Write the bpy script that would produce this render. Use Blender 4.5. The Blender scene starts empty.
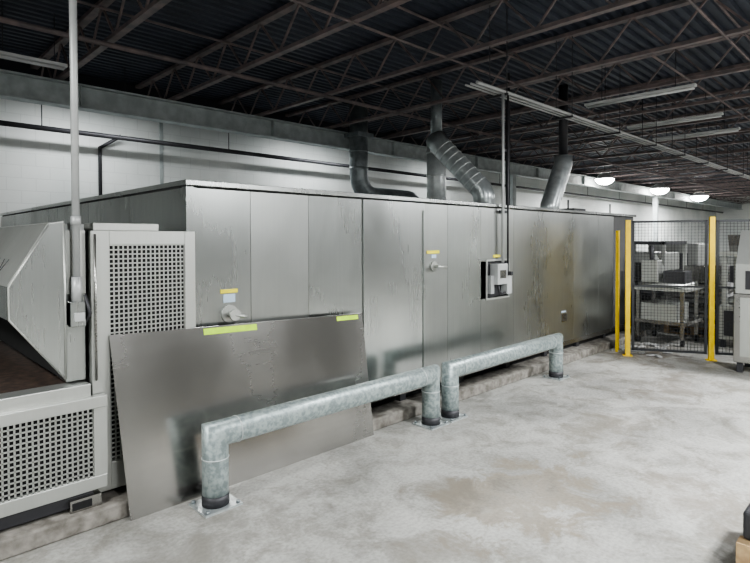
import bpy, bmesh, math, random
from mathutils import Vector, Matrix
random.seed(4)
S=bpy.context.scene
COL=S.collection
try:
    S.view_settings.view_transform='AgX'; S.view_settings.look='AgX - Medium High Contrast'
except Exception: pass

# ---------------------------------------------------------------- materials
def new_mat(name):
    m=bpy.data.materials.new(name); m.use_nodes=True
    nt=m.node_tree; b=nt.nodes['Principled BSDF']
    return m,nt,b
def mat(name,c1,c2=None,rough=0.5,metal=0.0,scale=(3,3,3),bump=0.0,nscale=1.0,detail=4,rvar=0.0,lo=0.35,hi=0.65):
    m,nt,b=new_mat(name)
    b.inputs['Roughness'].default_value=rough; b.inputs['Metallic'].default_value=metal
    if c2 is None: c2=tuple(x*0.8 for x in c1)
    tc=nt.nodes.new('ShaderNodeTexCoord'); mp=nt.nodes.new('ShaderNodeMapping')
    mp.inputs['Scale'].default_value=scale
    nt.links.new(tc.outputs['Object'],mp.inputs['Vector'])
    n=nt.nodes.new('ShaderNodeTexNoise'); n.inputs['Scale'].default_value=nscale; n.inputs['Detail'].default_value=detail
    nt.links.new(mp.outputs[0],n.inputs['Vector'])
    r=nt.nodes.new('ShaderNodeValToRGB'); r.color_ramp.elements[0].position=lo; r.color_ramp.elements[1].position=hi
    r.color_ramp.elements[0].color=(*c2,1); r.color_ramp.elements[1].color=(*c1,1)
    nt.links.new(n.outputs['Fac'],r.inputs['Fac']); nt.links.new(r.outputs[0],b.inputs['Base Color'])
    if rvar:
        mr=nt.nodes.new('ShaderNodeMapRange'); mr.inputs['To Min'].default_value=rough+rvar; mr.inputs['To Max'].default_value=rough-rvar
        nt.links.new(n.outputs['Fac'],mr.inputs['Value']); nt.links.new(mr.outputs[0],b.inputs['Roughness'])
    if bump:
        bp=nt.nodes.new('ShaderNodeBump'); bp.inputs['Strength'].default_value=bump; bp.inputs['Distance'].default_value=0.01
        nt.links.new(n.outputs['Fac'],bp.inputs['Height']); nt.links.new(bp.outputs[0],b.inputs['Normal'])
    return m
def steel(name,c1,c2,rough=0.32,streak=(45,45,0.7),metal=1.0,sw=0.15):
    """brushed stainless: faint streaks + cloudy smudges"""
    m,nt,b=new_mat(name); N=nt.nodes; L=nt.links
    b.inputs['Metallic'].default_value=metal
    tc=N.new('ShaderNodeTexCoord')
    def nz(scale,sc,det,rg=0.55):
        mp=N.new('ShaderNodeMapping'); mp.inputs['Scale'].default_value=scale; L.new(tc.outputs['Object'],mp.inputs['Vector'])
        n=N.new('ShaderNodeTexNoise'); n.inputs['Scale'].default_value=sc; n.inputs['Detail'].default_value=det; n.inputs['Roughness'].default_value=rg
        L.new(mp.outputs[0],n.inputs['Vector']); return n.outputs['Fac']
    fine=nz(streak,1.0,2); cloud=nz((1.4,1.4,0.7),1.1,4,0.5)
    a=N.new('ShaderNodeMath'); a.operation='MULTIPLY_ADD'; a.inputs[1].default_value=sw; L.new(fine,a.inputs[0]); 
    s=N.new('ShaderNodeMath'); s.operation='MULTIPLY'; s.inputs[1].default_value=1-sw; L.new(cloud,s.inputs[0]); L.new(s.outputs[0],a.inputs[2])
    r=N.new('ShaderNodeValToRGB'); r.color_ramp.elements[0].position=0.30; r.color_ramp.elements[1].position=0.68
    r.color_ramp.elements[0].color=(*c2,1); r.color_ramp.elements[1].color=(*c1,1)
    L.new(a.outputs[0],r.inputs['Fac']); L.new(r.outputs[0],b.inputs['Base Color'])
    mr=N.new('ShaderNodeMapRange'); mr.inputs['From Min'].default_value=0.35; mr.inputs['From Max'].default_value=0.65
    mr.inputs['To Min'].default_value=rough+0.06; mr.inputs['To Max'].default_value=rough-0.06
    L.new(a.outputs[0],mr.inputs['Value']); L.new(mr.outputs[0],b.inputs['Roughness'])
    return m
def emit(name,c,s):
    m,nt,b=new_mat(name); b.inputs['Base Color'].default_value=(*c,1)
    b.inputs['Emission Color'].default_value=(*c,1); b.inputs['Emission Strength'].default_value=s
    return m

STEEL=steel('stainless_steel',(0.51,0.53,0.515),(0.36,0.375,0.365),rough=0.27)
STEEL2=steel('stainless_steel_dull',(0.46,0.475,0.46),(0.33,0.34,0.33),rough=0.32)
STEEL3=steel('stainless_steel_bright',(0.56,0.58,0.565),(0.43,0.445,0.435),rough=0.24)
STEELP=steel('stainless_sheet',(0.45,0.44,0.42),(0.34,0.335,0.32),rough=0.24,streak=(1.0,40,40),sw=0.10)
STEELL=steel('brushed_steel_light',(0.56,0.57,0.545),(0.45,0.46,0.435),rough=0.40,metal=0.78)
GAP=mat('panel_gap_dark',(0.08,0.08,0.08),rough=0.7)
BLACK=mat('black_void',(0.012,0.012,0.012),rough=0.9)  # black; where it fills recesses, their shade is put into the colour
DARK=mat('dark_metal',(0.05,0.05,0.055),rough=0.5,metal=0.4)
RUSTD=mat('conveyor_belt_brown',(0.09,0.06,0.045),(0.04,0.03,0.025),rough=0.7,nscale=8)
GALV=mat('galvanised_steel',(0.38,0.435,0.43),(0.23,0.275,0.275),rough=0.42,metal=0.45,scale=(1,1,1),nscale=34,detail=5,lo=0.40,hi=0.60)
DUCTL=mat('duct_galvanised_light',(0.70,0.73,0.73),(0.54,0.57,0.57),rough=0.35,metal=0.35,nscale=3)
DUCTM=mat('duct_galvanised_mid',(0.56,0.60,0.60),(0.40,0.43,0.44),rough=0.28,metal=0.6,nscale=3)
DUCTD=mat('duct_dark_grey',(0.25,0.28,0.285),(0.16,0.18,0.19),rough=0.36,metal=0.4,nscale=3)
YEL=mat('safety_yellow_paint',(0.85,0.60,0.01),(0.75,0.50,0.01),rough=0.45,nscale=4)
LABY=mat('yellow_label',(0.85,0.75,0.04),rough=0.5)
TAPE=mat('lime_tape',(0.55,0.85,0.02),(0.45,0.72,0.02),rough=0.5,nscale=6)
LABW=mat('white_blue_label',(0.50,0.62,0.75),rough=0.5)
REDP=mat('dark_joist_paint',(0.19,0.145,0.14),(0.10,0.088,0.09),rough=0.55,nscale=2)
GREYP=mat('grey_painted_beam',(0.44,0.48,0.48),(0.32,0.35,0.35),rough=0.7,nscale=2)
DECK=mat('steel_deck_dark',(0.034,0.041,0.060),(0.020,0.025,0.038),rough=0.6,nscale=0.6)
COND=mat('conduit_grey',(0.48,0.49,0.485),(0.38,0.39,0.39),rough=0.45,metal=0.3)
WHITEF=mat('fixture_white',(0.6,0.61,0.61),rough=0.5)
WOOD=mat('pallet_wood',(0.50,0.36,0.20),(0.36,0.24,0.13),rough=0.8,scale=(1,12,12),nscale=2)
REDM=mat('dark_red_paint',(0.13,0.04,0.04),rough=0.5)
WRAP=mat('white_sheet_stack',(0.55,0.55,0.54),(0.32,0.32,0.32),rough=0.5,nscale=12)
CURB=mat('concrete_curb',(0.26,0.245,0.22),(0.12,0.11,0.095),rough=0.9,nscale=5,bump=0.3,detail=8)
BLOCKC=mat('mesh_black_paint',(0.02,0.022,0.025),rough=0.5)
MARK=mat('pencil_mark',(0.12,0.12,0.12),rough=0.8)
LAMP=emit('lamp_glow',(1,0.97,0.93),60)

def floor_mat():
    m,nt,b=new_mat('concrete_floor'); L=nt.links; N=nt.nodes
    tc=N.new('ShaderNodeTexCoord')
    def noise(sc,det=6,dist=0,rough=0.55):
        n=N.new('ShaderNodeTexNoise'); n.inputs['Scale'].default_value=sc; n.inputs['Detail'].default_value=det
        n.inputs['Distortion'].default_value=dist; n.inputs['Roughness'].default_value=rough
        L.new(tc.outputs['Object'],n.inputs['Vector']); return n
    def ramp(src,p0,c0,p1,c1):
        r=N.new('ShaderNodeValToRGB'); r.color_ramp.elements[0].position=p0; r.color_ramp.elements[0].color=(*c0,1)
        r.color_ramp.elements[1].position=p1; r.color_ramp.elements[1].color=(*c1,1); L.new(src,r.inputs['Fac']); return r
    def mix(fac,a,bb,mode='MIX'):
        x=N.new('ShaderNodeMix'); x.data_type='RGBA'; x.blend_type=mode
        if isinstance(fac,float): x.inputs['Factor'].default_value=fac
        else: L.new(fac,x.inputs['Factor'])
        for i,v in ((6,a),(7,bb)):
            if isinstance(v,tuple): x.inputs[i].default_value=(*v,1)
            else: L.new(v,x.inputs[i])
        return x.outputs[2]
    n1=noise(0.9,8,0.6); n2=noise(3.2,12,0.5,0.72); n3=noise(45,5); n4=noise(1.7,10,1.2,0.65)
    base=ramp(n1.outputs['Fac'],0.35,(0.29,0.288,0.27),0.62,(0.44,0.435,0.41))
    bl=ramp(n2.outputs['Fac'],0.38,(0.58,0.565,0.53),0.55,(1,1,1))
    c=mix(0.9,base.outputs[0],bl.outputs[0],'MULTIPLY')
    fine=ramp(n3.outputs['Fac'],0.3,(0.68,0.68,0.68),0.6,(1,1,1))
    c=mix(0.85,c,fine.outputs[0],'MULTIPLY')
    sc=ramp(n4.outputs['Fac'],0.56,(0,0,0),0.66,(0.4,0.4,0.4))
    c=mix(sc.outputs[0],c,(0.52,0.515,0.49))
    n5=noise(9,3,0,0.5); pit=ramp(n5.outputs['Fac'],0.68,(0,0,0),0.75,(0.6,0.6,0.6))
    c=mix(pit.outputs[0],c,(0.20,0.18,0.15))
    def stain(cx,cy,rx,ry,col,c,stren=0.6,ring=False):
        mp=N.new('ShaderNodeMapping'); mp.inputs['Location'].default_value=(-cx/rx,-cy/ry,0); mp.inputs['Scale'].default_value=(1/rx,1/ry,0)
        L.new(tc.outputs['Object'],mp.inputs['Vector'])
        ln=N.new('ShaderNodeVectorMath'); ln.operation='LENGTH'; L.new(mp.outputs[0],ln.inputs[0])
        ad=N.new('ShaderNodeMath'); ad.operation='MULTIPLY_ADD'; ad.inputs[1].default_value=5.0; L.new(n2.outputs['Fac'],ad.inputs[0]); L.new(ln.outputs['Value'],ad.inputs[2])
        r2=N.new('ShaderNodeMapRange'); r2.inputs['From Min'].default_value=2.5; r2.inputs['From Max'].default_value=3.5
        L.new(ad.outputs[0],r2.inputs['Value'])
        r=N.new('ShaderNodeValToRGB'); e=r.color_ramp.elements; L.new(r2.outputs[0],r.inputs['Fac'])
        s=stren; e[0].position=0.0; e[1].position=1.0
        e[0].color=(s*(0.4 if ring else 1),)*3+(1,); e[1].color=(0,0,0,1)
        if ring:
            k=r.color_ramp.elements.new(0.6); k.color=(s,s,s,1)
        return mix(r.outputs[0],c,col)
    c=stain(3.0,1.75,0.62,0.42,(0.24,0.20,0.145),c,0.6,True)
    c=stain(2.75,2.15,0.3,0.22,(0.17,0.15,0.12),c,0.6)
    c=stain(4.6,1.9,0.6,0.35,(0.21,0.19,0.155),c,0.5)
    c=stain(3.7,1.0,0.5,0.4,(0.23,0.20,0.165),c,0.5)
    c=stain(2.0,1.7,0.5,0.35,(0.22,0.205,0.18),c,0.45)
    c=stain(6.5,1.9,0.9,0.4,(0.19,0.165,0.135),c,0.6)
    c=stain(7.9,2.7,0.9,0.5,(0.15,0.115,0.09),c,0.7)
    c=stain(1.3,2.6,0.9,0.3,(0.20,0.19,0.17),c,0.5)
    L.new(c,b.inputs['Base Color'])
    rr=N.new('ShaderNodeMapRange'); rr.inputs['To Min'].default_value=0.45; rr.inputs['To Max'].default_value=0.75
    L.new(n2.outputs['Fac'],rr.inputs['Value']); L.new(rr.outputs[0],b.inputs['Roughness'])
    bp=N.new('ShaderNodeBump'); bp.inputs['Strength'].default_value=0.25; bp.inputs['Distance'].default_value=0.01
    L.new(n2.outputs['Fac'],bp.inputs['Height']); L.new(bp.outputs[0],b.inputs['Normal'])
    return m
FLOOR=floor_mat()
def wall_mat(name,axis,c1,c2):
    m,nt,b=new_mat(name); L=nt.links; N=nt.nodes
    tc=N.new('ShaderNodeTexCoord'); sp=N.new('ShaderNodeSeparateXYZ'); cb=N.new('ShaderNodeCombineXYZ')
    L.new(tc.outputs['Object'],sp.inputs[0]); L.new(sp.outputs[axis],cb.inputs[0]); L.new(sp.outputs[2],cb.inputs[1])
    br=N.new('ShaderNodeTexBrick'); br.inputs['Scale'].default_value=1.0; br.inputs['Brick Width'].default_value=0.4; br.inputs['Row Height'].default_value=0.2
    br.inputs['Mortar Size'].default_value=0.006; br.inputs['Color1'].default_value=(*c1,1); br.inputs['Color2'].default_value=(*[x*0.97 for x in c1],1); br.inputs['Mortar'].default_value=(*[x*0.88 for x in c1],1)
    L.new(cb.outputs[0],br.inputs['Vector'])
    n=N.new('ShaderNodeTexNoise'); n.inputs['Scale'].default_value=0.7; n.inputs['Detail'].default_value=6; L.new(tc.outputs['Object'],n.inputs['Vector'])
    r=N.new('ShaderNodeValToRGB'); r.color_ramp.elements[0].position=0.35; r.color_ramp.elements[0].color=(*c2,1); r.color_ramp.elements[1].position=0.6; r.color_ramp.elements[1].color=(1,1,1,1)
    L.new(n.outputs['Fac'],r.inputs['Fac'])
    x=N.new('ShaderNodeMix'); x.data_type='RGBA'; x.blend_type='MULTIPLY'; x.inputs['Factor'].default_value=0.8
    L.new(br.outputs['Color'],x.inputs[6]); L.new(r.outputs[0],x.inputs[7]); L.new(x.outputs[2],b.inputs['Base Color'])
    b.inputs['Roughness'].default_value=0.7
    return m
WALLX=wall_mat('painted_block_wall',0,(0.78,0.80,0.78),(0.76,0.79,0.79))
WALLY=wall_mat('painted_block_wall_end',1,(0.74,0.76,0.74),(0.76,0.79,0.79))
WALLF=wall_mat('darkened_block_wall',0,(0.26,0.26,0.25),(0.6,0.6,0.6))  # unseen wall, coloured dark so the steel reflects less brightness
WALLD=mat('painted_shade_band',(0.03,0.032,0.04),rough=0.8)  # shade above the girder put into the wall colour

# ---------------------------------------------------------------- builder
class B:
    def __init__(s,name): s.name=name; s.bm=bmesh.new(); s.mats=[]
    def mi(s,m):
        if m not in s.mats: s.mats.append(m)
        return s.mats.index(m)
    def face(s,vs,m,smooth=False):
        try: f=s.bm.faces.new(vs)
        except ValueError: return
        f.material_index=s.mi(m); f.smooth=smooth
    def box(s,x0,x1,y0,y1,z0,z1,m,bev=0.0,M=None):
        t=bmesh.new(); bmesh.ops.create_cube(t,size=1)
        bmesh.ops.scale(t,vec=(x1-x0,y1-y0,z1-z0),verts=t.verts)
        bmesh.ops.translate(t,vec=((x0+x1)/2,(y0+y1)/2,(z0+z1)/2),verts=t.verts)
        if bev: bmesh.ops.bevel(t,geom=t.edges[:],offset=bev,segments=2,affect='EDGES',profile=0.5)
        if M is not None: bmesh.ops.transform(t,matrix=M,verts=t.verts)
        mp={v:s.bm.verts.new(v.co) for v in t.verts}
        for f in t.faces: s.face([mp[v] for v in f.verts],m)
        t.free()
    def prism(s,pts,axis,a,b,m):
        def P(p,t):
            if axis=='y': return (p[0],t,p[1])
            if axis=='x': return (t,p[0],p[1])
            return (p[0],p[1],t)
        v0=[s.bm.verts.new(P(p,a)) for p in pts]; v1=[s.bm.verts.new(P(p,b)) for p in pts]
        s.face(v0,m); s.face(v1[::-1],m)
        n=len(pts)
        for i in range(n): s.face([v0[i],v0[(i+1)%n],v1[(i+1)%n],v1[i]],m)
    def hexa(s,bot,top,m):
        v=[s.bm.verts.new(p) for p in list(bot)+list(top)]
        for q in ((3,2,1,0),(4,5,6,7),(0,1,5,4),(1,2,6,5),(2,3,7,6),(3,0,4,7)): s.face([v[i] for i in q],m)
    def tube(s,path,r,m,seg=12,caps=True,smooth=True):
        P=[Vector(p) for p in path]; n=len(P); rings=[]
        ref=None
        for i in range(n):
            if i==0: t=(P[1]-P[0]).normalized()
            elif i==n-1: t=(P[-1]-P[-2]).normalized()
            else:
                a=(P[i]-P[i-1]).normalized(); c=(P[i+1]-P[i]).normalized(); t=(a+c).normalized()
            if ref is None:
                ref=t.orthogonal().normalized()
                if abs(t.z)<0.9: ref=(Vector((0,0,1))-t*t.z).normalized()
                prev=t
            else:
                q=prev.rotation_difference(t); ref=(q@ref); ref=(ref-t*ref.dot(t)).normalized(); prev=t
            bn=t.cross(ref)
            st=1; ax=None
            if 0<i<n-1:
                h=a.angle(c)/2; st=1/max(math.cos(h),0.3); ax=(c-a)
                ax=ax.normalized() if ax.length>1e-6 else None
            rad=r[i] if isinstance(r,(list,tuple)) else r
            ring=[]
            for j in range(seg):
                w=2*math.pi*(j+0.5*(seg==4))/seg; o=ref*math.cos(w)*rad+bn*math.sin(w)*rad
                if ax is not None: o+=ax*(o.dot(ax)*(st-1))
                ring.append(s.bm.verts.new(P[i]+o))
            rings.append(ring)
        for i in range(n-1):
            for j in range(seg):
                s.face([rings[i][j],rings[i][(j+1)%seg],rings[i+1][(j+1)%seg],rings[i+1][j]],m,smooth)
        if caps: s.face(rings[0][::-1],m); s.face(rings[-1],m)
    def done(s,parent=None):
        me=bpy.data.meshes.new(s.name); bmesh.ops.recalc_face_normals(s.bm,faces=s.bm.faces[:])
        s.bm.to_mesh(me); s.bm.free()
        for m in s.mats: me.materials.append(m)
        o=bpy.data.objects.new(s.name,me); COL.objects.link(o)
        return o
def arc(p0,p1,p2,rad,n=6):
    p0,p1,p2=map(Vector,(p0,p1,p2)); a=(p0-p1).normalized(); c=(p2-p1).normalized()
    ang=a.angle(c); d=rad/math.tan(ang/2); bis=(a+c).normalized(); ce=p1+bis*(rad/math.sin(ang/2))
    s0=p1+a*d-ce; s1=p1+c*d-ce
    return [ce+s0.lerp(s1,i/n).normalized()*rad for i in range(n+1)]

# ---------------------------------------------------------------- room shell
X0,X1,Y0,Y1,ZT=-3.0,42.0,-8.0,10.0,4.45
b=B('floor'); b.box(X0,X1,Y0,Y1,-0.1,0,FLOOR); b.done()
b=B('wall_back'); b.box(X0,X1,Y1,Y1+0.2,0,3.95,WALLX); b.box(X0,X1,Y1,Y1+0.2,3.95,ZT+0.1,WALLD)
b.box(4.2,4.26,Y1-0.02,Y1,0,3.95,GREYP)
b.done()
b=B('wall_right'); b.box(X1,X1+0.2,Y0,Y1,0,ZT+0.1,WALLY); b.done()
b=B('wall_left'); b.box(X0-0.2,X0,Y0,Y1,0,ZT+0.1,WALLY); b.done()
b=B('wall_front'); b.box(X0,X1,Y0-0.2,Y0,0,ZT+0.1,WALLF); b.done()
b=B('ceiling'); y=Y0; pts=[]
while y<Y1-0.001:
    pts+=[(y,ZT),(y+0.05,ZT),(y+0.07,ZT-0.045),(y+0.13,ZT-0.045)]; y+=0.15
pts.append((Y1,ZT))
va=[b.bm.verts.new((X0,p[0],p[1])) for p in pts]; vb=[b.bm.verts.new((X1,p[0],p[1])) for p in pts]
for i in range(len(pts)-1): b.face([va[i],vb[i],vb[i+1],va[i+1]],DECK)
b.done()
JB,JT=3.86,4.39
b=B('roof_joists'); x=-1.05
while x<X1:
    b.box(x-0.04,x+0.04,Y0,Y1-0.02,JB,JB+0.045,REDP); b.box(x-0.05,x+0.05,Y0,Y1-0.02,JT-0.05,JT,REDP)
    y=Y0+0.1
    seg=0.42 if x<20 else 0.9
    up=True
    while y+seg<Y1:
        z0,z1=(JB+0.03,JT-0.03) if up else (JT-0.03,JB+0.03)
        b.tube([(x,y,z0),(x,y+seg,z1)],0.016,REDP,seg=4,caps=False,smooth=False); y+=seg; up=not up
    x+=1.62
for yy in (-5,-1.0,1.6,4.2,6.6):
    b.tube([(X0,yy,JB+0.0),(X1,yy,JB+0.0)],0.016,REDP,seg=4); b.tube([(X0,yy+0.1,JT-0.1),(X1,yy+0.1,JT-0.1)],0.016,REDP,seg=4)
b.done()
def ibeam(name,y,z0,z1,w,m):
    b=B(name)
    b.box(X0,X1,y-w/2,y+w/2,z1-0.025,z1,m); b.box(X0,X1,y-w/2,y+w/2,z0,z0+0.025,m); b.box(X0,X1,y-0.01,y+0.01,z0+0.025,z1-0.025,m)
    x=-0.8
    while x<30:
        b.box(x-0.006,x+0.006,y-w/2+0.01,y+w/2-0.01,z0+0.025,z1-0.025,m); x+=3.24
    return b.done()
ibeam('girder_beam',8.55,3.50,3.84,0.2,GREYP)
for cx in (14.0,26.0):
    b=B('steel_column'); b.box(cx-0.09,cx+0.09,8.46,8.64,0.02,3.5,GREYP); b.box(cx-0.16,cx+0.16,8.4,8.7,0,0.02,GREYP); b.done()
b=B('sprinkler_pipe'); 
b.tube([(X0+0.02,9.6,3.35),(X1-0.02,9.6,3.35)],0.04,DARK,seg=10)
x=-1
while x<40: b.tube([(x,9.6,3.35),(x,9.6,3.85)],0.008,DARK,seg=6); x+=3.2
b.done()
b=B('wall_conduit'); b.tube([(3.15,9.96,1.2),(3.15,9.96,3.2),(3.45,9.8,3.42)],0.03,DARK,seg=8); b.done()
b=B('conduit_rack')
for dy,r in ((0,0.020),(0.08,0.014),(0.15,0.012)):
    b.tube([(4.9,3.42+dy,3.3),(22,3.42+dy,3.3)],r,COND,seg=8)
for i in range(9):
    xx=5.0+i*1.62+0.43
    b.box(xx-0.015,xx+0.015,3.37,3.62,3.25,3.275,DARK); b.tube([(xx,3.38,3.26),(xx,3.38,4.38)],0.006,DARK,seg=5); b.tube([(xx,3.61,3.26),(xx,3.61,4.38)],0.006,DARK,seg=5)
b.done()
b=B('overhead_pipe'); b.tube([(X0+0.02,6.45,3.80),(X1-0.02,6.45,3.80)],0.03,REDP,seg=8)
b.tube([(10,1.2,3.80),(X1-0.02,1.2,3.80)],0.03,GREYP,seg=8)
b.tube([(7,2.35,3.82),(X1-0.02,2.35,3.82)],0.016,REDP,seg=6); b.done()

# ---------------------------------------------------------------- the oven
FY=3.40; MX0,MX1=1.60,9.4; MZ=2.0; MB=0.2; MY=9.3
b=B('tunnel_oven')
b.box(MX0+0.02,MX1-0.02,FY+0.03,MY,MB+0.02,MZ-0.03,GAP)
ys=[FY,4.4,5.4,6.4,7.4,8.4,MY]
for i in range(len(ys)-1): b.box(MX0,MX0+0.03,ys[i]+0.003,ys[i+1]-0.003,MB,MZ-0.05,STEEL)
seams=[MX0,2.08,2.60,3.18,3.99,4.36,4.94,5.61,6.31,7.15,7.95,8.5,MX1]
PM=[STEEL,STEEL2,STEEL,STEEL3,STEEL2,STEEL,STEEL2,STEEL2,STEEL2,STEEL2,STEEL2,STEEL2]
for i in range(len(seams)-1):
    a,c=seams[i]+0.0015,seams[i+1]-0.0015; SM=PM[i]
    fy=FY+(0 if i not in (3,) else -0.012)+(0.06 if i==11 else 0)
    if i in (5,6):
        lo,hi=(5.05,5.48)
        b.box(a,c,fy,FY+0.03,MB,0.95,SM); b.box(a,c,fy,FY+0.03,1.36,MZ-0.05,SM)
        if a<lo: b.box(a,lo,fy,FY+0.03,0.95,1.36,SM)
        if c>hi: b.box(hi,c,fy,FY+0.03,0.95,1.36,SM)
    else:
        b.box(a,c,fy,max(fy+0.01,FY+0.035),MB,MZ-0.05,SM,bev=0.001)
b.box(MX0-0.008,MX1,FY-0.012,MY,MZ-0.035,MZ,STEEL3,bev=0.003)
b.box(MX0-0.006,MX0+0.05,FY-0.012,FY+0.05,MB,MZ-0.045,STEEL)
b.box(MX0,MX1,FY-0.004,FY+0.04,MB-0.03,MB+0.03,STEELP)
b.box(MX0+0.05,MX1-0.1,FY+0.06,MY-0.1,0.103,MB,BLACK)  # black block stands in for the shadow under the oven
x=1.9
while x<9.3: b.box(x-0.04,x+0.04,FY+0.01,FY+0.06,0.105,MB-0.02,DARK); x+=0.9
b.box(5.05,5.48,FY+0.022,FY+0.029,0.95,1.36,DARK)
for bx in ((5.03,5.05,0.93,1.38),(5.48,5.5,0.93,1.38),(5.05,5.48,1.36,1.38),(5.05,5.48,0.93,0.95)):
    b.box(bx[0],bx[1],FY-0.012,FY,bx[2],bx[3],STEELL)
b.box(5.6,6.0,7.8,8.3,MZ,MZ+0.35,STEELL,bev=0.01); b.box(5.2,5.7,5.2,5.8,MZ,MZ+0.10,STEELL,bev=0.01)
b.box(9.0,9.3,4.2,4.6,MZ,MZ+0.12,STEELL,bev=0.01)
b.box(8.0,8.4,3.8,4.15,MZ,MZ+0.08,DARK)
for xx in (7.6,9.1):
    b.tube([(xx,3.7,MZ),(xx,3.7,MZ+0.18)],0.012,DARK,seg=6)
def knob(X,Z):
    b.tube([(X,FY,Z),(X,FY-0.012,Z)],0.062,STEELL,seg=20); b.tube([(X,FY-0.012,Z),(X,FY-0.07,Z)],0.022,STEELL,seg=12)
    b.tube([(X,FY-0.07,Z),(X,FY-0.09,Z)],0.04,STEELL,seg=16)
    b.tube([(X-0.005,FY-0.08,Z),(X+0.085,FY-0.09,Z-0.02)],0.012,STEELL,seg=8)
knob(1.905,1.09)
b.tube([(4.13,FY,1.34),(4.13,FY-0.02,1.34)],0.05,STEELL,seg=16); b.tube([(4.13,FY-0.02,1.34),(4.13,FY-0.075,1.34)],0.018,STEELL,seg=12)
b.tube([(4.10,FY-0.075,1.34),(4.24,FY-0.08,1.33)],0.014,STEELL,seg=8)
b.box(1.84,1.97,FY-0.006,FY,1.235,1.262,LABY); b.box(1.86,1.95,FY-0.006,FY,1.17,1.228,LABW)
b.box(4.03,4.22,FY-0.006,FY,1.465,1.495,LABY); b.box(4.10,4.17,FY-0.006,FY,1.42,1.455,LABW)
b.box(5.18,5.32,FY-0.004,FY,1.40,1.43,LABY); b.box(6.80,6.92,FY-0.004,FY,0.625,0.64,LABW)
b.box(3.96,3.985,FY-0.022,FY-0.012,MB+0.1,MZ-0.12,STEEL)
b.box(6.79,6.93,FY-0.012,FY,0.5,0.61,STEELP)
for i in range(5): b.box(6.805,6.915,FY-0.016,FY-0.012,0.513+i*0.019,0.521+i*0.019,BLACK)
b.done()

b=B('concrete_curb')
b.box(-1.6,9.4,3.22,3.52,0,0.10,CURB,bev=0.012)
b.done()

b=B('disconnect_switch')
b.box(5.14,5.34,FY-0.09,FY+0.018,1.10,1.33,COND,bev=0.006); b.box(5.36,5.46,FY-0.07,FY+0.018,0.98,1.18,COND,bev=0.006)
b.box(5.18,5.30,FY-0.094,FY-0.089,1.17,1.26,STEELP)
b.box(5.34,5.38,FY-0.13,FY-0.05,1.2,1.24,DARK); b.box(5.08,5.14,FY-0.04,FY+0.018,1.0,1.2,COND)
b.tube([(5.3,FY-0.05,3.24),(5.3,FY-0.05,1.34)],0.016,COND,seg=10)
b.tube([(5.42,FY-0.04,3.24),(5.42,FY-0.04,1.19)],0.011,DARK,seg=10)
b.tube([(5.2,FY-0.05,1.11),(5.2,FY-0.07,1.02),(5.25,FY-0.07,0.99),(5.37,FY-0.04,1.0)],0.012,DARK,seg=8)
for z in (1.9,2.6): b.box(5.27,5.45,FY-0.03,FY-0.018,z,z+0.03,DARK)
b.done()

# ---------------------------------------------------------------- feeder end (left)
def perf(b,x0,x1,y,z0,z1,pitch,bar,m):
    n=max(1,round((x1-x0)/pitch)); px=(x1-x0)/n
    for i in range(n+1): b.box(x0+i*px-bar/2,x0+i*px+bar/2,y,y+0.003,z0,z1,m)
    n=max(1,round((z1-z0)/pitch)); pz=(z1-z0)/n
    for i in range(n+1): b.box(x0,x1,y,y+0.003,z0+i*pz-bar/2,z0+i*pz+bar/2,m)
b=B('perforated_guard_cabinet')
cx0,cx1,cy,cz=1.0,1.59,3.34,1.66
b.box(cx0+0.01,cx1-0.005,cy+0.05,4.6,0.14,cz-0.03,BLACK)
b.box(cx0,cx0+0.10,cy,cy+0.05,0.14,cz,STEELL,bev=0.003); b.box(cx1-0.03,cx1+0.04,cy,cy+0.03,0.14,cz,STEELL,bev=0.003)
b.box(cx0+0.1,cx1-0.03,cy,cy+0.05,cz-0.085,cz,STEELL,bev=0.003); b.box(cx0+0.1,cx1-0.03,cy,cy+0.05,0.14,0.30,STEELL,bev=0.003)
perf(b,cx0+0.1,cx1-0.03,cy+0.006,0.30,cz-0.085,0.027,0.0085,STEELL)
b.box(cx0,cx0+0.008,cy+0.05,4.6,0.14,cz,STEEL); b.box(cx0,cx1,cy+0.05,4.6,cz-0.03,cz,STEELL)
b.box(cx0+0.02,cx0+0.40,cy+0.02,cy+0.4,cz,cz+0.045,STEELL,bev=0.003)
b.tube([(cx0+0.02,cy-0.012,cz-0.02),(cx0+0.02,cy-0.012,0.8)],0.006,STEELP,seg=6)
b.done()
b=B('conveyor_feed_base')
bx0,bx1=-1.6,1.06; by=3.285
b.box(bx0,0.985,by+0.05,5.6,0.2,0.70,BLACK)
b.box(bx0,bx1,by-0.01,by+0.045,0.655,0.72,STEELL,bev=0.003); b.box(bx0,bx1,by,by+0.045,0.19,0.265,STEELL,bev=0.003)
for xs in (bx1-0.07,bx1-1.25,bx0): b.box(xs,xs+0.07,by,by+0.045,0.265,0.655,STEELL)
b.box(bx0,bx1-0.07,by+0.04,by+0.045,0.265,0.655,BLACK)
perf(b,bx1-1.18,bx1-0.07,by+0.01,0.265,0.655,0.027,0.009,STEELL)
perf(b,bx0+0.07,bx1-1.25,by+0.01,0.265,0.655,0.027,0.009,STEELL)
b.box(bx0,0.985,by+0.03,by+0.16,0.70,0.79,STEELL,bev=0.004)
b.box(bx0,0.985,by+0.16,5.5,0.72,0.76,RUSTD)
b.box(bx0,0.985,5.45,5.6,0.72,0.80,STEELL)
b.box(bx0,0.99,by+0.02,by+0.08,0.12,0.19,DARK)
for xs in (0.98,0.45,-0.3): b.box(xs-0.12,xs+0.04,by-0.015,by+0.05,0.102,0.17,STEELP); b.box(xs-0.11,xs-0.01,by-0.018,by-0.015,0.115,0.155,BLACK)
b.done()
b=B('exhaust_hood')
prof=[(0.865,1.705),(0.79,1.69),(0.60,1.36),(0.60,1.19),(0.865,0.83)]
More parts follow.
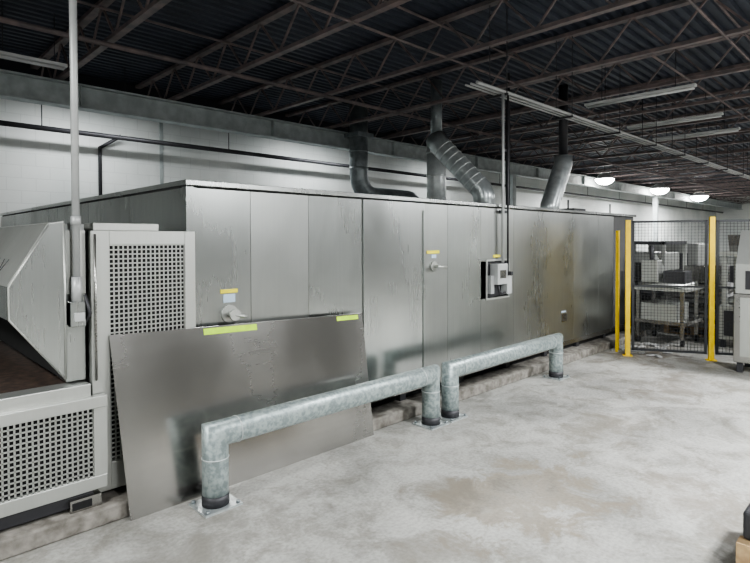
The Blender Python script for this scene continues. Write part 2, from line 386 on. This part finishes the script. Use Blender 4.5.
b.prism(prof,'y',3.33,3.345,STEEL); b.prism(prof,'y',5.40,5.415,STEEL)
def skin(p,q,m):
    a0,a1=Vector((p[0],0,p[1])),Vector((q[0],0,q[1])); d=(a1-a0).normalized(); n=Vector((-d.z,0,d.x))*0.006
    v=[a0,a1,a1-n,a0-n]
    b.prism([(w.x,w.z) for w in v],'y',3.345,5.40,m)
skin((0.865,1.705),(0.79,1.69),STEELL); skin((0.79,1.69),(0.60,1.36),STEELL); skin((0.60,1.36),(0.60,1.19),STEEL)
b.box(0.855,0.865,3.345,5.40,0.83,1.70,BLACK)
b.tube([(0.862,3.326,1.70),(0.862,3.326,0.84)],0.006,STEELL,seg=6)
b.tube([(0.79,3.328,1.69),(0.60,3.328,1.36),(0.60,3.328,1.19),(0.865,3.328,0.83)],0.005,STEELL,seg=6)
def onslope(s,t):
    x=0.60+0.19*t; z=1.36+0.33*t; return Vector((x-0.007,3.45+s,z+0.004))
def stroke(pts): b.tube([onslope(*p) for p in pts],0.0025,MARK,seg=5)
for base,L in ((0.75,'E'),(0.55,'A'),(0.35,'V')):
    if L=='E': stroke([(base,0.15),(base,0.4),(base-0.10,0.4)]); stroke([(base,0.28),(base-0.08,0.28)]); stroke([(base,0.15),(base-0.10,0.15)])
    if L=='A': stroke([(base,0.15),(base-0.06,0.4),(base-0.12,0.15)]); stroke([(base-0.03,0.26),(base-0.09,0.26)])
    if L=='V': stroke([(base,0.4),(base-0.06,0.15),(base-0.12,0.4)])
b.done()
b=B('steel_support_column')
b.box(0.88,0.985,3.40,3.55,0.80,1.70,STEEL,bev=0.003)
b.box(0.88,0.985,3.385,3.40,1.3,1.66,STEELL)
b.done()
b=B('ceiling_conduit_drop')
b.tube([(0.925,3.34,3.85),(0.925,3.34,1.36)],0.02,COND,seg=12)
b.box(0.885,0.965,3.315,3.384,1.12,1.26,STEEL,bev=0.006); b.tube([(0.925,3.34,1.40),(0.925,3.34,1.26)],0.028,COND,seg=12)
b.tube([(0.925,3.34,1.74),(0.925,3.34,1.69)],0.027,COND,seg=12)
b.box(0.90,0.955,3.296,3.316,1.15,1.2,COND,bev=0.004); b.tube([(0.96,3.33,1.13),(0.985,3.31,1.19),(0.96,3.315,1.3)],0.009,DARK,seg=8)
b.done()

b=B('leaning_steel_sheet')
bl=Vector((1.14,3.165,0.0)); br_=Vector((3.08,3.165,0.0)); tl=Vector((1.09,3.325,1.05)); tr=Vector((3.10,3.325,0.985))
t=Vector((0,0.006,0.001))
b.hexa([bl,br_,br_+t,bl+t],[tl,tr,tr+t,tl+t],STEELP)
def onsheet(u,v,off=-0.002):
    p=bl.lerp(br_,u).lerp(tl.lerp(tr,u),v); return p+Vector((0,off,0))
def patch(u0,u1,v0,v1,m):
    q=[onsheet(u0,v0),onsheet(u1,v0),onsheet(u1,v1),onsheet(u0,v1)]
    q2=[onsheet(u0,v0,0.0005),onsheet(u1,v0,0.0005),onsheet(u1,v1,0.0005),onsheet(u0,v1,0.0005)]
    b.hexa(q[:2]+q2[1::-1],[q[3],q[2],q2[2],q2[3]],m)
patch(0.29,0.49,0.95,0.99,TAPE); patch(0.86,0.975,0.955,0.99,TAPE)
b.done()

def rail(x0,x1,y,h):
    b=B('pipe_guard_rail'); r=0.078
    p=[Vector((x0,y,0.012)),Vector((x0,y,0.2)),Vector((x0,y,h)),Vector((x1,y,h)),Vector((x1,y,0.2)),Vector((x1,y,0.012))]
    b.tube(p,r,GALV,seg=28)
    for x in (x0,x1):
        b.box(x-0.12,x+0.12,y-0.11,y+0.11,0,0.012,DUCTM); b.tube([(x,y,0.012),(x,y,0.075)],r+0.003,DARK,seg=24)
        for sx in (-1,1):
            for sy in (-1,1): b.tube([(x+sx*0.098,y+sy*0.092,0.012),(x+sx*0.098,y+sy*0.092,0.028)],0.012,DUCTD,seg=6)
    b.tube([(x0,y,h-0.14),(x0,y,h-0.134)],r+0.003,DUCTL,seg=24); b.tube([(x1,y,h-0.14),(x1,y,h-0.134)],r+0.003,DUCTL,seg=24)
    b.tube([(x0+0.14,y,h),(x0+0.146,y,h)],r+0.003,DUCTL,seg=24); b.tube([(x1-0.14,y,h),(x1-0.146,y,h)],r+0.003,DUCTL,seg=24)
    b.done()
rail(1.58,3.61,3.0,0.43)
rail(3.88,5.87,3.0,0.43)

# ---------------------------------------------------------------- roof ducts
RT=MZ+0.002
b=B('dark_exhaust_duct')
p=[(7.57,8.2,4.36),(7.57,8.2,3.2)]+arc((7.57,8.2,3.2),(7.57,8.2,2.52),(8.6,8.2,2.52),0.42,9)+arc((8.2,8.2,2.52),(9.3,8.2,2.52),(9.3,8.2,2.0),0.25,7)+[(9.3,8.2,RT)]
b.tube(p,0.19,DUCTD,seg=24)
b.box(7.35,7.79,7.98,8.40,3.7,3.78,DUCTD)
for z in (3.05,3.4): b.tube([(7.57,8.2,z),(7.57,8.2,z+0.04)],0.2,DUCTD,seg=24)
b.done()
b=B('straight_exhaust_stack')
b.tube([(7.38,6.0,RT),(7.38,6.0,3.3)],0.17,DUCTL,seg=24)
for z in (2.3,2.7,3.1): b.tube([(7.38,6,z),(7.38,6,z+0.03)],0.178,DUCTL,seg=24)
b.tube([(7.38,6.0,3.3),(7.38,6.0,4.36)],0.10,DUCTD,seg=16)
b.done()
b=B('angled_exhaust_duct')
A0=Vector((7.28,4.95,2.36)); A1=Vector((7.0,5.62,3.15))
b.tube([(7.28,4.95,RT),(7.28,4.95,2.3),A0+(A1-A0)*0.06,A1,(7.0,5.72,3.28)],0.17,DUCTM,seg=24)
b.tube([(7.28,4.95,RT),(7.28,4.95,2.12)],0.21,DUCTD,seg=24)
d=(A1-A0).normalized(); L=(A1-A0).length; s_=0.14
while s_<L-0.06:
    b.tube([A0+d*s_,A0+d*(s_+0.02)],0.178,DUCTL,seg=24); s_+=0.12
b.done()
b=B('slanted_exhaust_duct')
b.tube([(8.75,4.6,RT),(8.75,4.6,2.18),(9.25,4.6,2.95),(9.25,4.6,3.1)],0.16,DUCTM,seg=22)
b.tube([(9.25,4.6,3.1),(9.25,4.6,4.36)],0.08,DARK,seg=14)
b.tube([(8.75,4.6,RT),(8.75,4.6,2.08)],0.19,DUCTL,seg=22)
b.done()
b=B('vent_pipe'); b.tube([(7.9,4.9,RT),(7.9,4.9,4.36)],0.035,DARK,seg=12); b.done()

# ---------------------------------------------------------------- safety fence
P0=Vector((7.66,2.87,0)); P1=Vector((8.13,1.98,0)); D=(P1-P0).normalized(); FH=1.86
def post(b,p,h,w=0.03):
    M=Matrix.Translation(p)@Matrix.Rotation(math.atan2(D.y,D.x),4,'Z')
    b.box(-w,w,-w,w,0.01,h,YEL,M=M); b.box(-w*2,w*2,-w*1.6,w*1.6,0,0.01,YEL,M=M)
def panel(b,p,q,z0,z1,sp=0.04):
    d=(q-p); L=d.length; d.normalize(); M=Matrix.Translation(p)@Matrix.Rotation(math.atan2(d.y,d.x),4,'Z')
    for a in ((0,0.03),(L-0.03,L)): b.box(a[0],a[1],-0.012,0.012,z0,z1,BLOCKC,M=M)
    for a in ((z0,z0+0.03),(z1-0.03,z1),((z0+z1)/2-0.012,(z0+z1)/2+0.012)): b.box(0,L,-0.012,0.012,a[0],a[1],BLOCKC,M=M)
    x=sp
    while x<L: b.box(x-0.002,x+0.002,-0.002,0.002,z0,z1,BLOCKC,M=M); x+=sp
    z=z0+sp
    while z<z1: b.box(0,L,-0.002,0.002,z-0.002,z+0.002,BLOCKC,M=M); z+=sp
b=B('safety_mesh_fence')
post(b,P0,FH); post(b,P1,FH+0.03); 
P2=P1+D*1.3; post(b,P2,FH)
b.box(7.80,7.84,3.05,3.09,0,1.72,YEL)
panel(b,P0+D*0.05,P1-D*0.05,0.08,FH-0.01); panel(b,P1+D*0.05,P2-D*0.05,0.08,FH-0.01)
b.done()

# ---------------------------------------------------------------- stuff beyond fence
def pallet(b,x0,y0,lx,ly,z=0.0,m=WOOD):
    n=6
    for i in range(n):
        a=x0+i*(lx-0.09)/(n-1); b.box(a,a+0.09,y0,y0+ly,z+0.12,z+0.14,m)
    for j in (0,0.5,1):
        a=y0+j*(ly-0.08); b.box(x0,x0+lx,a,a+0.08,z+0.02,z+0.12,m)
    for i in (0,0.5,1):
        a=x0+i*(lx-0.09); b.box(a,a+0.09,y0,y0+ly,z,z+0.02,m)
b=B('stacked_pallet_load'); pallet(b,10.0,2.25,1.1,0.9)
for i in range(9): 
    o=random.uniform(-0.03,0.03); b.box(10.05+o,11.0+o,2.28+o,3.1+o,0.14+i*0.08,0.20+i*0.08,(WRAP,STEELP,WRAP)[i%3],bev=0.01)
b.box(10.2,10.8,2.35,2.9,0.86,1.15,STEELP,bev=0.01)
b.done()
b=B('sheeting_machine')
b.box(10.6,11.8,3.3,4.3,0.15,0.9,STEELP,bev=0.01); b.box(10.5,10.7,3.35,4.2,0.5,1.25,STEELP,bev=0.01)
b.box(10.7,11.7,3.4,4.2,1.0,1.35,STEELL,bev=0.02)
for xx in (10.5,11.75):
    for yy in (3.3,4.25): b.box(xx,xx+0.06,yy,yy+0.06,0,1.55,STEELL)
b.box(10.5,11.8,3.3,4.3,1.5,1.56,DARK)
b.prism([(10.45,0.9),(10.45,1.05),(9.9,1.35),(9.85,1.2)],'y',3.25,4.1,STEELL)
for i in range(4): b.tube([(10.45,3.3,0.3+i*0.16),(10.45,4.3,0.3+i*0.16)],0.04,STEELP if i%2 else DARK,seg=12)
b.done()
b=B('roller_stand')
b.box(8.75,9.6,2.45,3.2,0.32,0.37,STEELP); b.box(8.8,9.4,2.6,3.1,0.37,0.62,STEELL)
for xx in (8.8,9.5):
    for yy in (2.5,3.12):
        b.box(xx,xx+0.05,yy,yy+0.05,0.1,0.82,STEELP); b.tube([(xx+0.02,yy,0.05),(xx+0.02,yy+0.04,0.05)],0.05,BLACK,seg=14)
b.box(8.75,9.6,2.45,3.2,0.82,0.86,STEELL)
for i in range(5): b.tube([(8.85+i*0.16,2.5,0.90),(8.85+i*0.16,3.15,0.90)],0.035,STEELL,seg=12)
b.box(8.85,9.2,2.5,2.8,0.94,1.12,DARK,bev=0.01)
b.box(8.80,9.0,2.86,3.1,0.94,1.28,STEELL,bev=0.01); b.tube([(8.9,2.98,1.28),(8.9,2.98,1.5)],0.03,DARK,seg=12)
b.done()
b=B('packaging_machine')  # low machine with side panels, sloping hopper and control head
b.box(9.2,10.1,1.5,2.15,0.12,0.62,STEELL,bev=0.01); b.box(9.19,9.2,1.58,2.08,0.18,0.55,DARK)
for xx in (9.22,10.0):
    for yy in (1.52,2.07): b.box(xx,xx+0.06,yy,yy+0.06,0,0.12,DARK)
b.box(9.25,9.31,1.52,1.58,0.62,1.35,STEELL); b.box(9.25,9.31,2.06,2.12,0.62,1.35,STEELL); b.box(9.95,10.01,2.06,2.12,0.62,1.35,STEELL); b.box(9.95,10.01,1.52,1.58,0.62,1.35,STEELL)
b.box(9.22,10.05,1.5,2.14,1.35,1.41,STEELL); b.prism([(9.35,1.41),(9.9,1.41),(10.0,1.66),(9.25,1.66)],'y',1.6,2.05,STEELP)
for i in range(4): b.tube([(9.4+i*0.17,1.55,0.68),(9.4+i*0.17,2.1,0.68)],0.045,STEELL,seg=12)
b.box(9.4,9.8,1.6,2.0,0.8,1.15,STEEL2,bev=0.01)
b.done()
b=B('upright_press'); 
b.box(12.4,13.8,3.2,4.4,0.0,0.8,STEELP,bev=0.01); b.box(12.6,13.6,3.3,4.3,0.8,1.5,STEELL,bev=0.02); b.box(12.58,12.6,3.5,4.0,0.95,1.3,DARK)
b.box(12.3,12.4,3.4,4.2,0.3,0.65,REDM); b.done()
b=B('equipment_crate'); b.box(11.7,12.6,1.9,2.9,0.1,1.25,STEELL,bev=0.01); b.box(11.69,11.70,2.0,2.8,0.2,1.1,DARK)
for yy in (1.95,2.75): b.box(11.75,12.5,yy,yy+0.1,0,0.1,DARK)
b.done()
b=B('plastic_sheet_scraps')
for i in range(24):
    x=7.75+random.random()*0.95; y=2.5+random.random()*0.6; a=random.random()*3
    M=Matrix.Translation((x,y,0.018))@Matrix.Rotation(a,4,'Z')@Matrix.Rotation(random.uniform(-0.15,0.15),4,'X')
    b.box(-0.06,0.06,-0.03,0.03,-0.01,0.008,WRAP,M=M)
b.done()
b=B('electrical_control_cabinet')
b.box(7.60,8.12,0.5,1.62,0.12,0.95,STEELP,bev=0.01)
b.prism([(7.60,0.95),(8.12,0.95),(8.12,1.7),(7.85,1.7),(7.60,1.3)],'y',0.55,1.60,STEELL)
for xx in (7.63,8.03):
    for yy in (0.53,1.53): b.box(xx,xx+0.06,yy,yy+0.06,0,0.12,DARK)
b.box(7.592,7.60,0.6,1.55,0.2,0.9,STEELL); b.box(7.585,7.60,1.30,1.5,1.0,1.22,DARK); 
for i in range(3): b.tube([(7.60,1.05+i*0.08,1.15),(7.575,1.05+i*0.08,1.15)],0.022,(REDM,YEL,BLACK)[i],seg=12)
b.done()
b=B('wooden_pallet'); pallet(b,3.04,-0.52,1.0,1.15)
b.done()
b=B('black_tool_case'); b.box(3.09,3.5,0.05,0.615,0.142,0.28,DARK,bev=0.015); b.tube([(3.095,0.2,0.21),(3.06,0.25,0.21),(3.06,0.37,0.21),(3.095,0.42,0.21)],0.01,DARK,seg=8); b.done()

# ---------------------------------------------------------------- lights
LC=(0.96,0.985,1.0)
def strip(x,y,L,z=3.75,along='y'):
    b=B('fluorescent_strip_light')
    if along=='y':
        b.box(x-0.04,x+0.04,y-L/2,y+L/2,z,z+0.04,WHITEF,bev=0.005)
        for dx in (-0.025,0.025): b.tube([(x+dx,y-L/2+0.03,z-0.02),(x+dx,y+L/2-0.03,z-0.02)],0.013,WHITEF,seg=8)
        for yy in (y-L/3,y+L/3): b.tube([(x,yy,z+0.04),(x,yy,4.38)],0.006,DARK,seg=5)
    else:
        b.box(x-L/2,x+L/2,y-0.04,y+0.04,z,z+0.04,WHITEF,bev=0.005)
        for dx in (-0.025,0.025): b.tube([(x-L/2+0.03,y+dx,z-0.02),(x+L/2-0.03,y+dx,z-0.02)],0.013,WHITEF,seg=8)
        for xx in (x-L/3,x+L/3): b.tube([(xx,y,z+0.04),(xx,y,4.38)],0.006,DARK,seg=5)
    b.done()
for i,(x,y) in enumerate([(8.6,3.1),(10.9,3.3),(12.6,3.4)]): strip(x,y,1.6)
strip(1.6,7.5,0.8,along='x')
def highbay(x,y,power,z=3.7,size=0.5,k=1.0):
    b=B('high_bay_lamp')
    b.tube([(x,y,z+0.02),(x,y,z+0.1),(x,y,z+0.22),(x,y,z+0.30)],[0.28*k,0.22*k,0.12*k,0.08*k],WHITEF,seg=20)
    b.tube([(x,y,z-0.14*k),(x,y,z-0.10*k),(x,y,z-0.04*k),(x,y,z+0.02)],[0.08*k,0.18*k,0.24*k,0.26*k],LAMP,seg=20)
    b.tube([(x,y,z+0.3),(x,y,4.38)],0.01,DARK,seg=6); b.done()
    l=bpy.data.lights.new('high_bay_light','AREA'); l.shape='DISK'; l.size=size; l.energy=power; l.color=LC
    o=bpy.data.objects.new('high_bay_light',l); o.location=(x,y,z-0.14*k-0.02); COL.objects.link(o)
for x,p,k in ((19.2,200,1.2),(24.8,250,1.4),(30.5,250,1.5)): highbay(x,8.0,p,k=k)
for (x,y,p) in ((1.0,-2.5,290),(4.2,-1.0,380),(8.2,-0.6,380),(13.0,-1.8,350),(19,-0.5,370),(27,2.4,420),(36,2,470),(-1.5,2.2,120)):  # unseen lamps, added out of frame to light floor and oven
    highbay(x,y,p,z=3.5)
def wall_fill_strip(x,y,power):  # added fixture and lamp, hidden behind the girder, brighten the back wall
    strip(x,y,1.3,z=3.72,along='x')
    l=bpy.data.lights.new('wall_fill_light','AREA'); l.shape='RECTANGLE'; l.size=1.3; l.size_y=0.12; l.energy=power; l.color=LC
    o=bpy.data.objects.new('wall_fill_light',l); o.location=(x,y,3.67); o.rotation_euler=(math.radians(12),0,0); COL.objects.link(o)
wall_fill_strip(2.8,9.0,32); wall_fill_strip(7.5,9.0,45); wall_fill_strip(12.0,9.0,30)

w=bpy.data.worlds.new('world'); S.world=w; w.use_nodes=True
w.node_tree.nodes['Background'].inputs[0].default_value=(0.6,0.65,0.7,1); w.node_tree.nodes['Background'].inputs[1].default_value=0.2

# ---------------------------------------------------------------- camera
cam=bpy.data.cameras.new('camera'); co=bpy.data.objects.new('camera',cam); COL.objects.link(co)
cam.sensor_width=36; cam.lens=541*36/750; cam.clip_start=0.05; cam.clip_end=200
pitch=math.radians(1.0); az=math.radians(45.6); roll=math.radians(-0.2)
M=Matrix.Rotation(az-math.pi/2,4,'Z')@Matrix.Rotation(math.pi/2-pitch,4,'X')@Matrix.Rotation(roll,4,'Z')
co.matrix_world=Matrix.Translation((0,0,1.6))@M
cam.shift_y=-(41.5-9.45)/750
S.camera=co
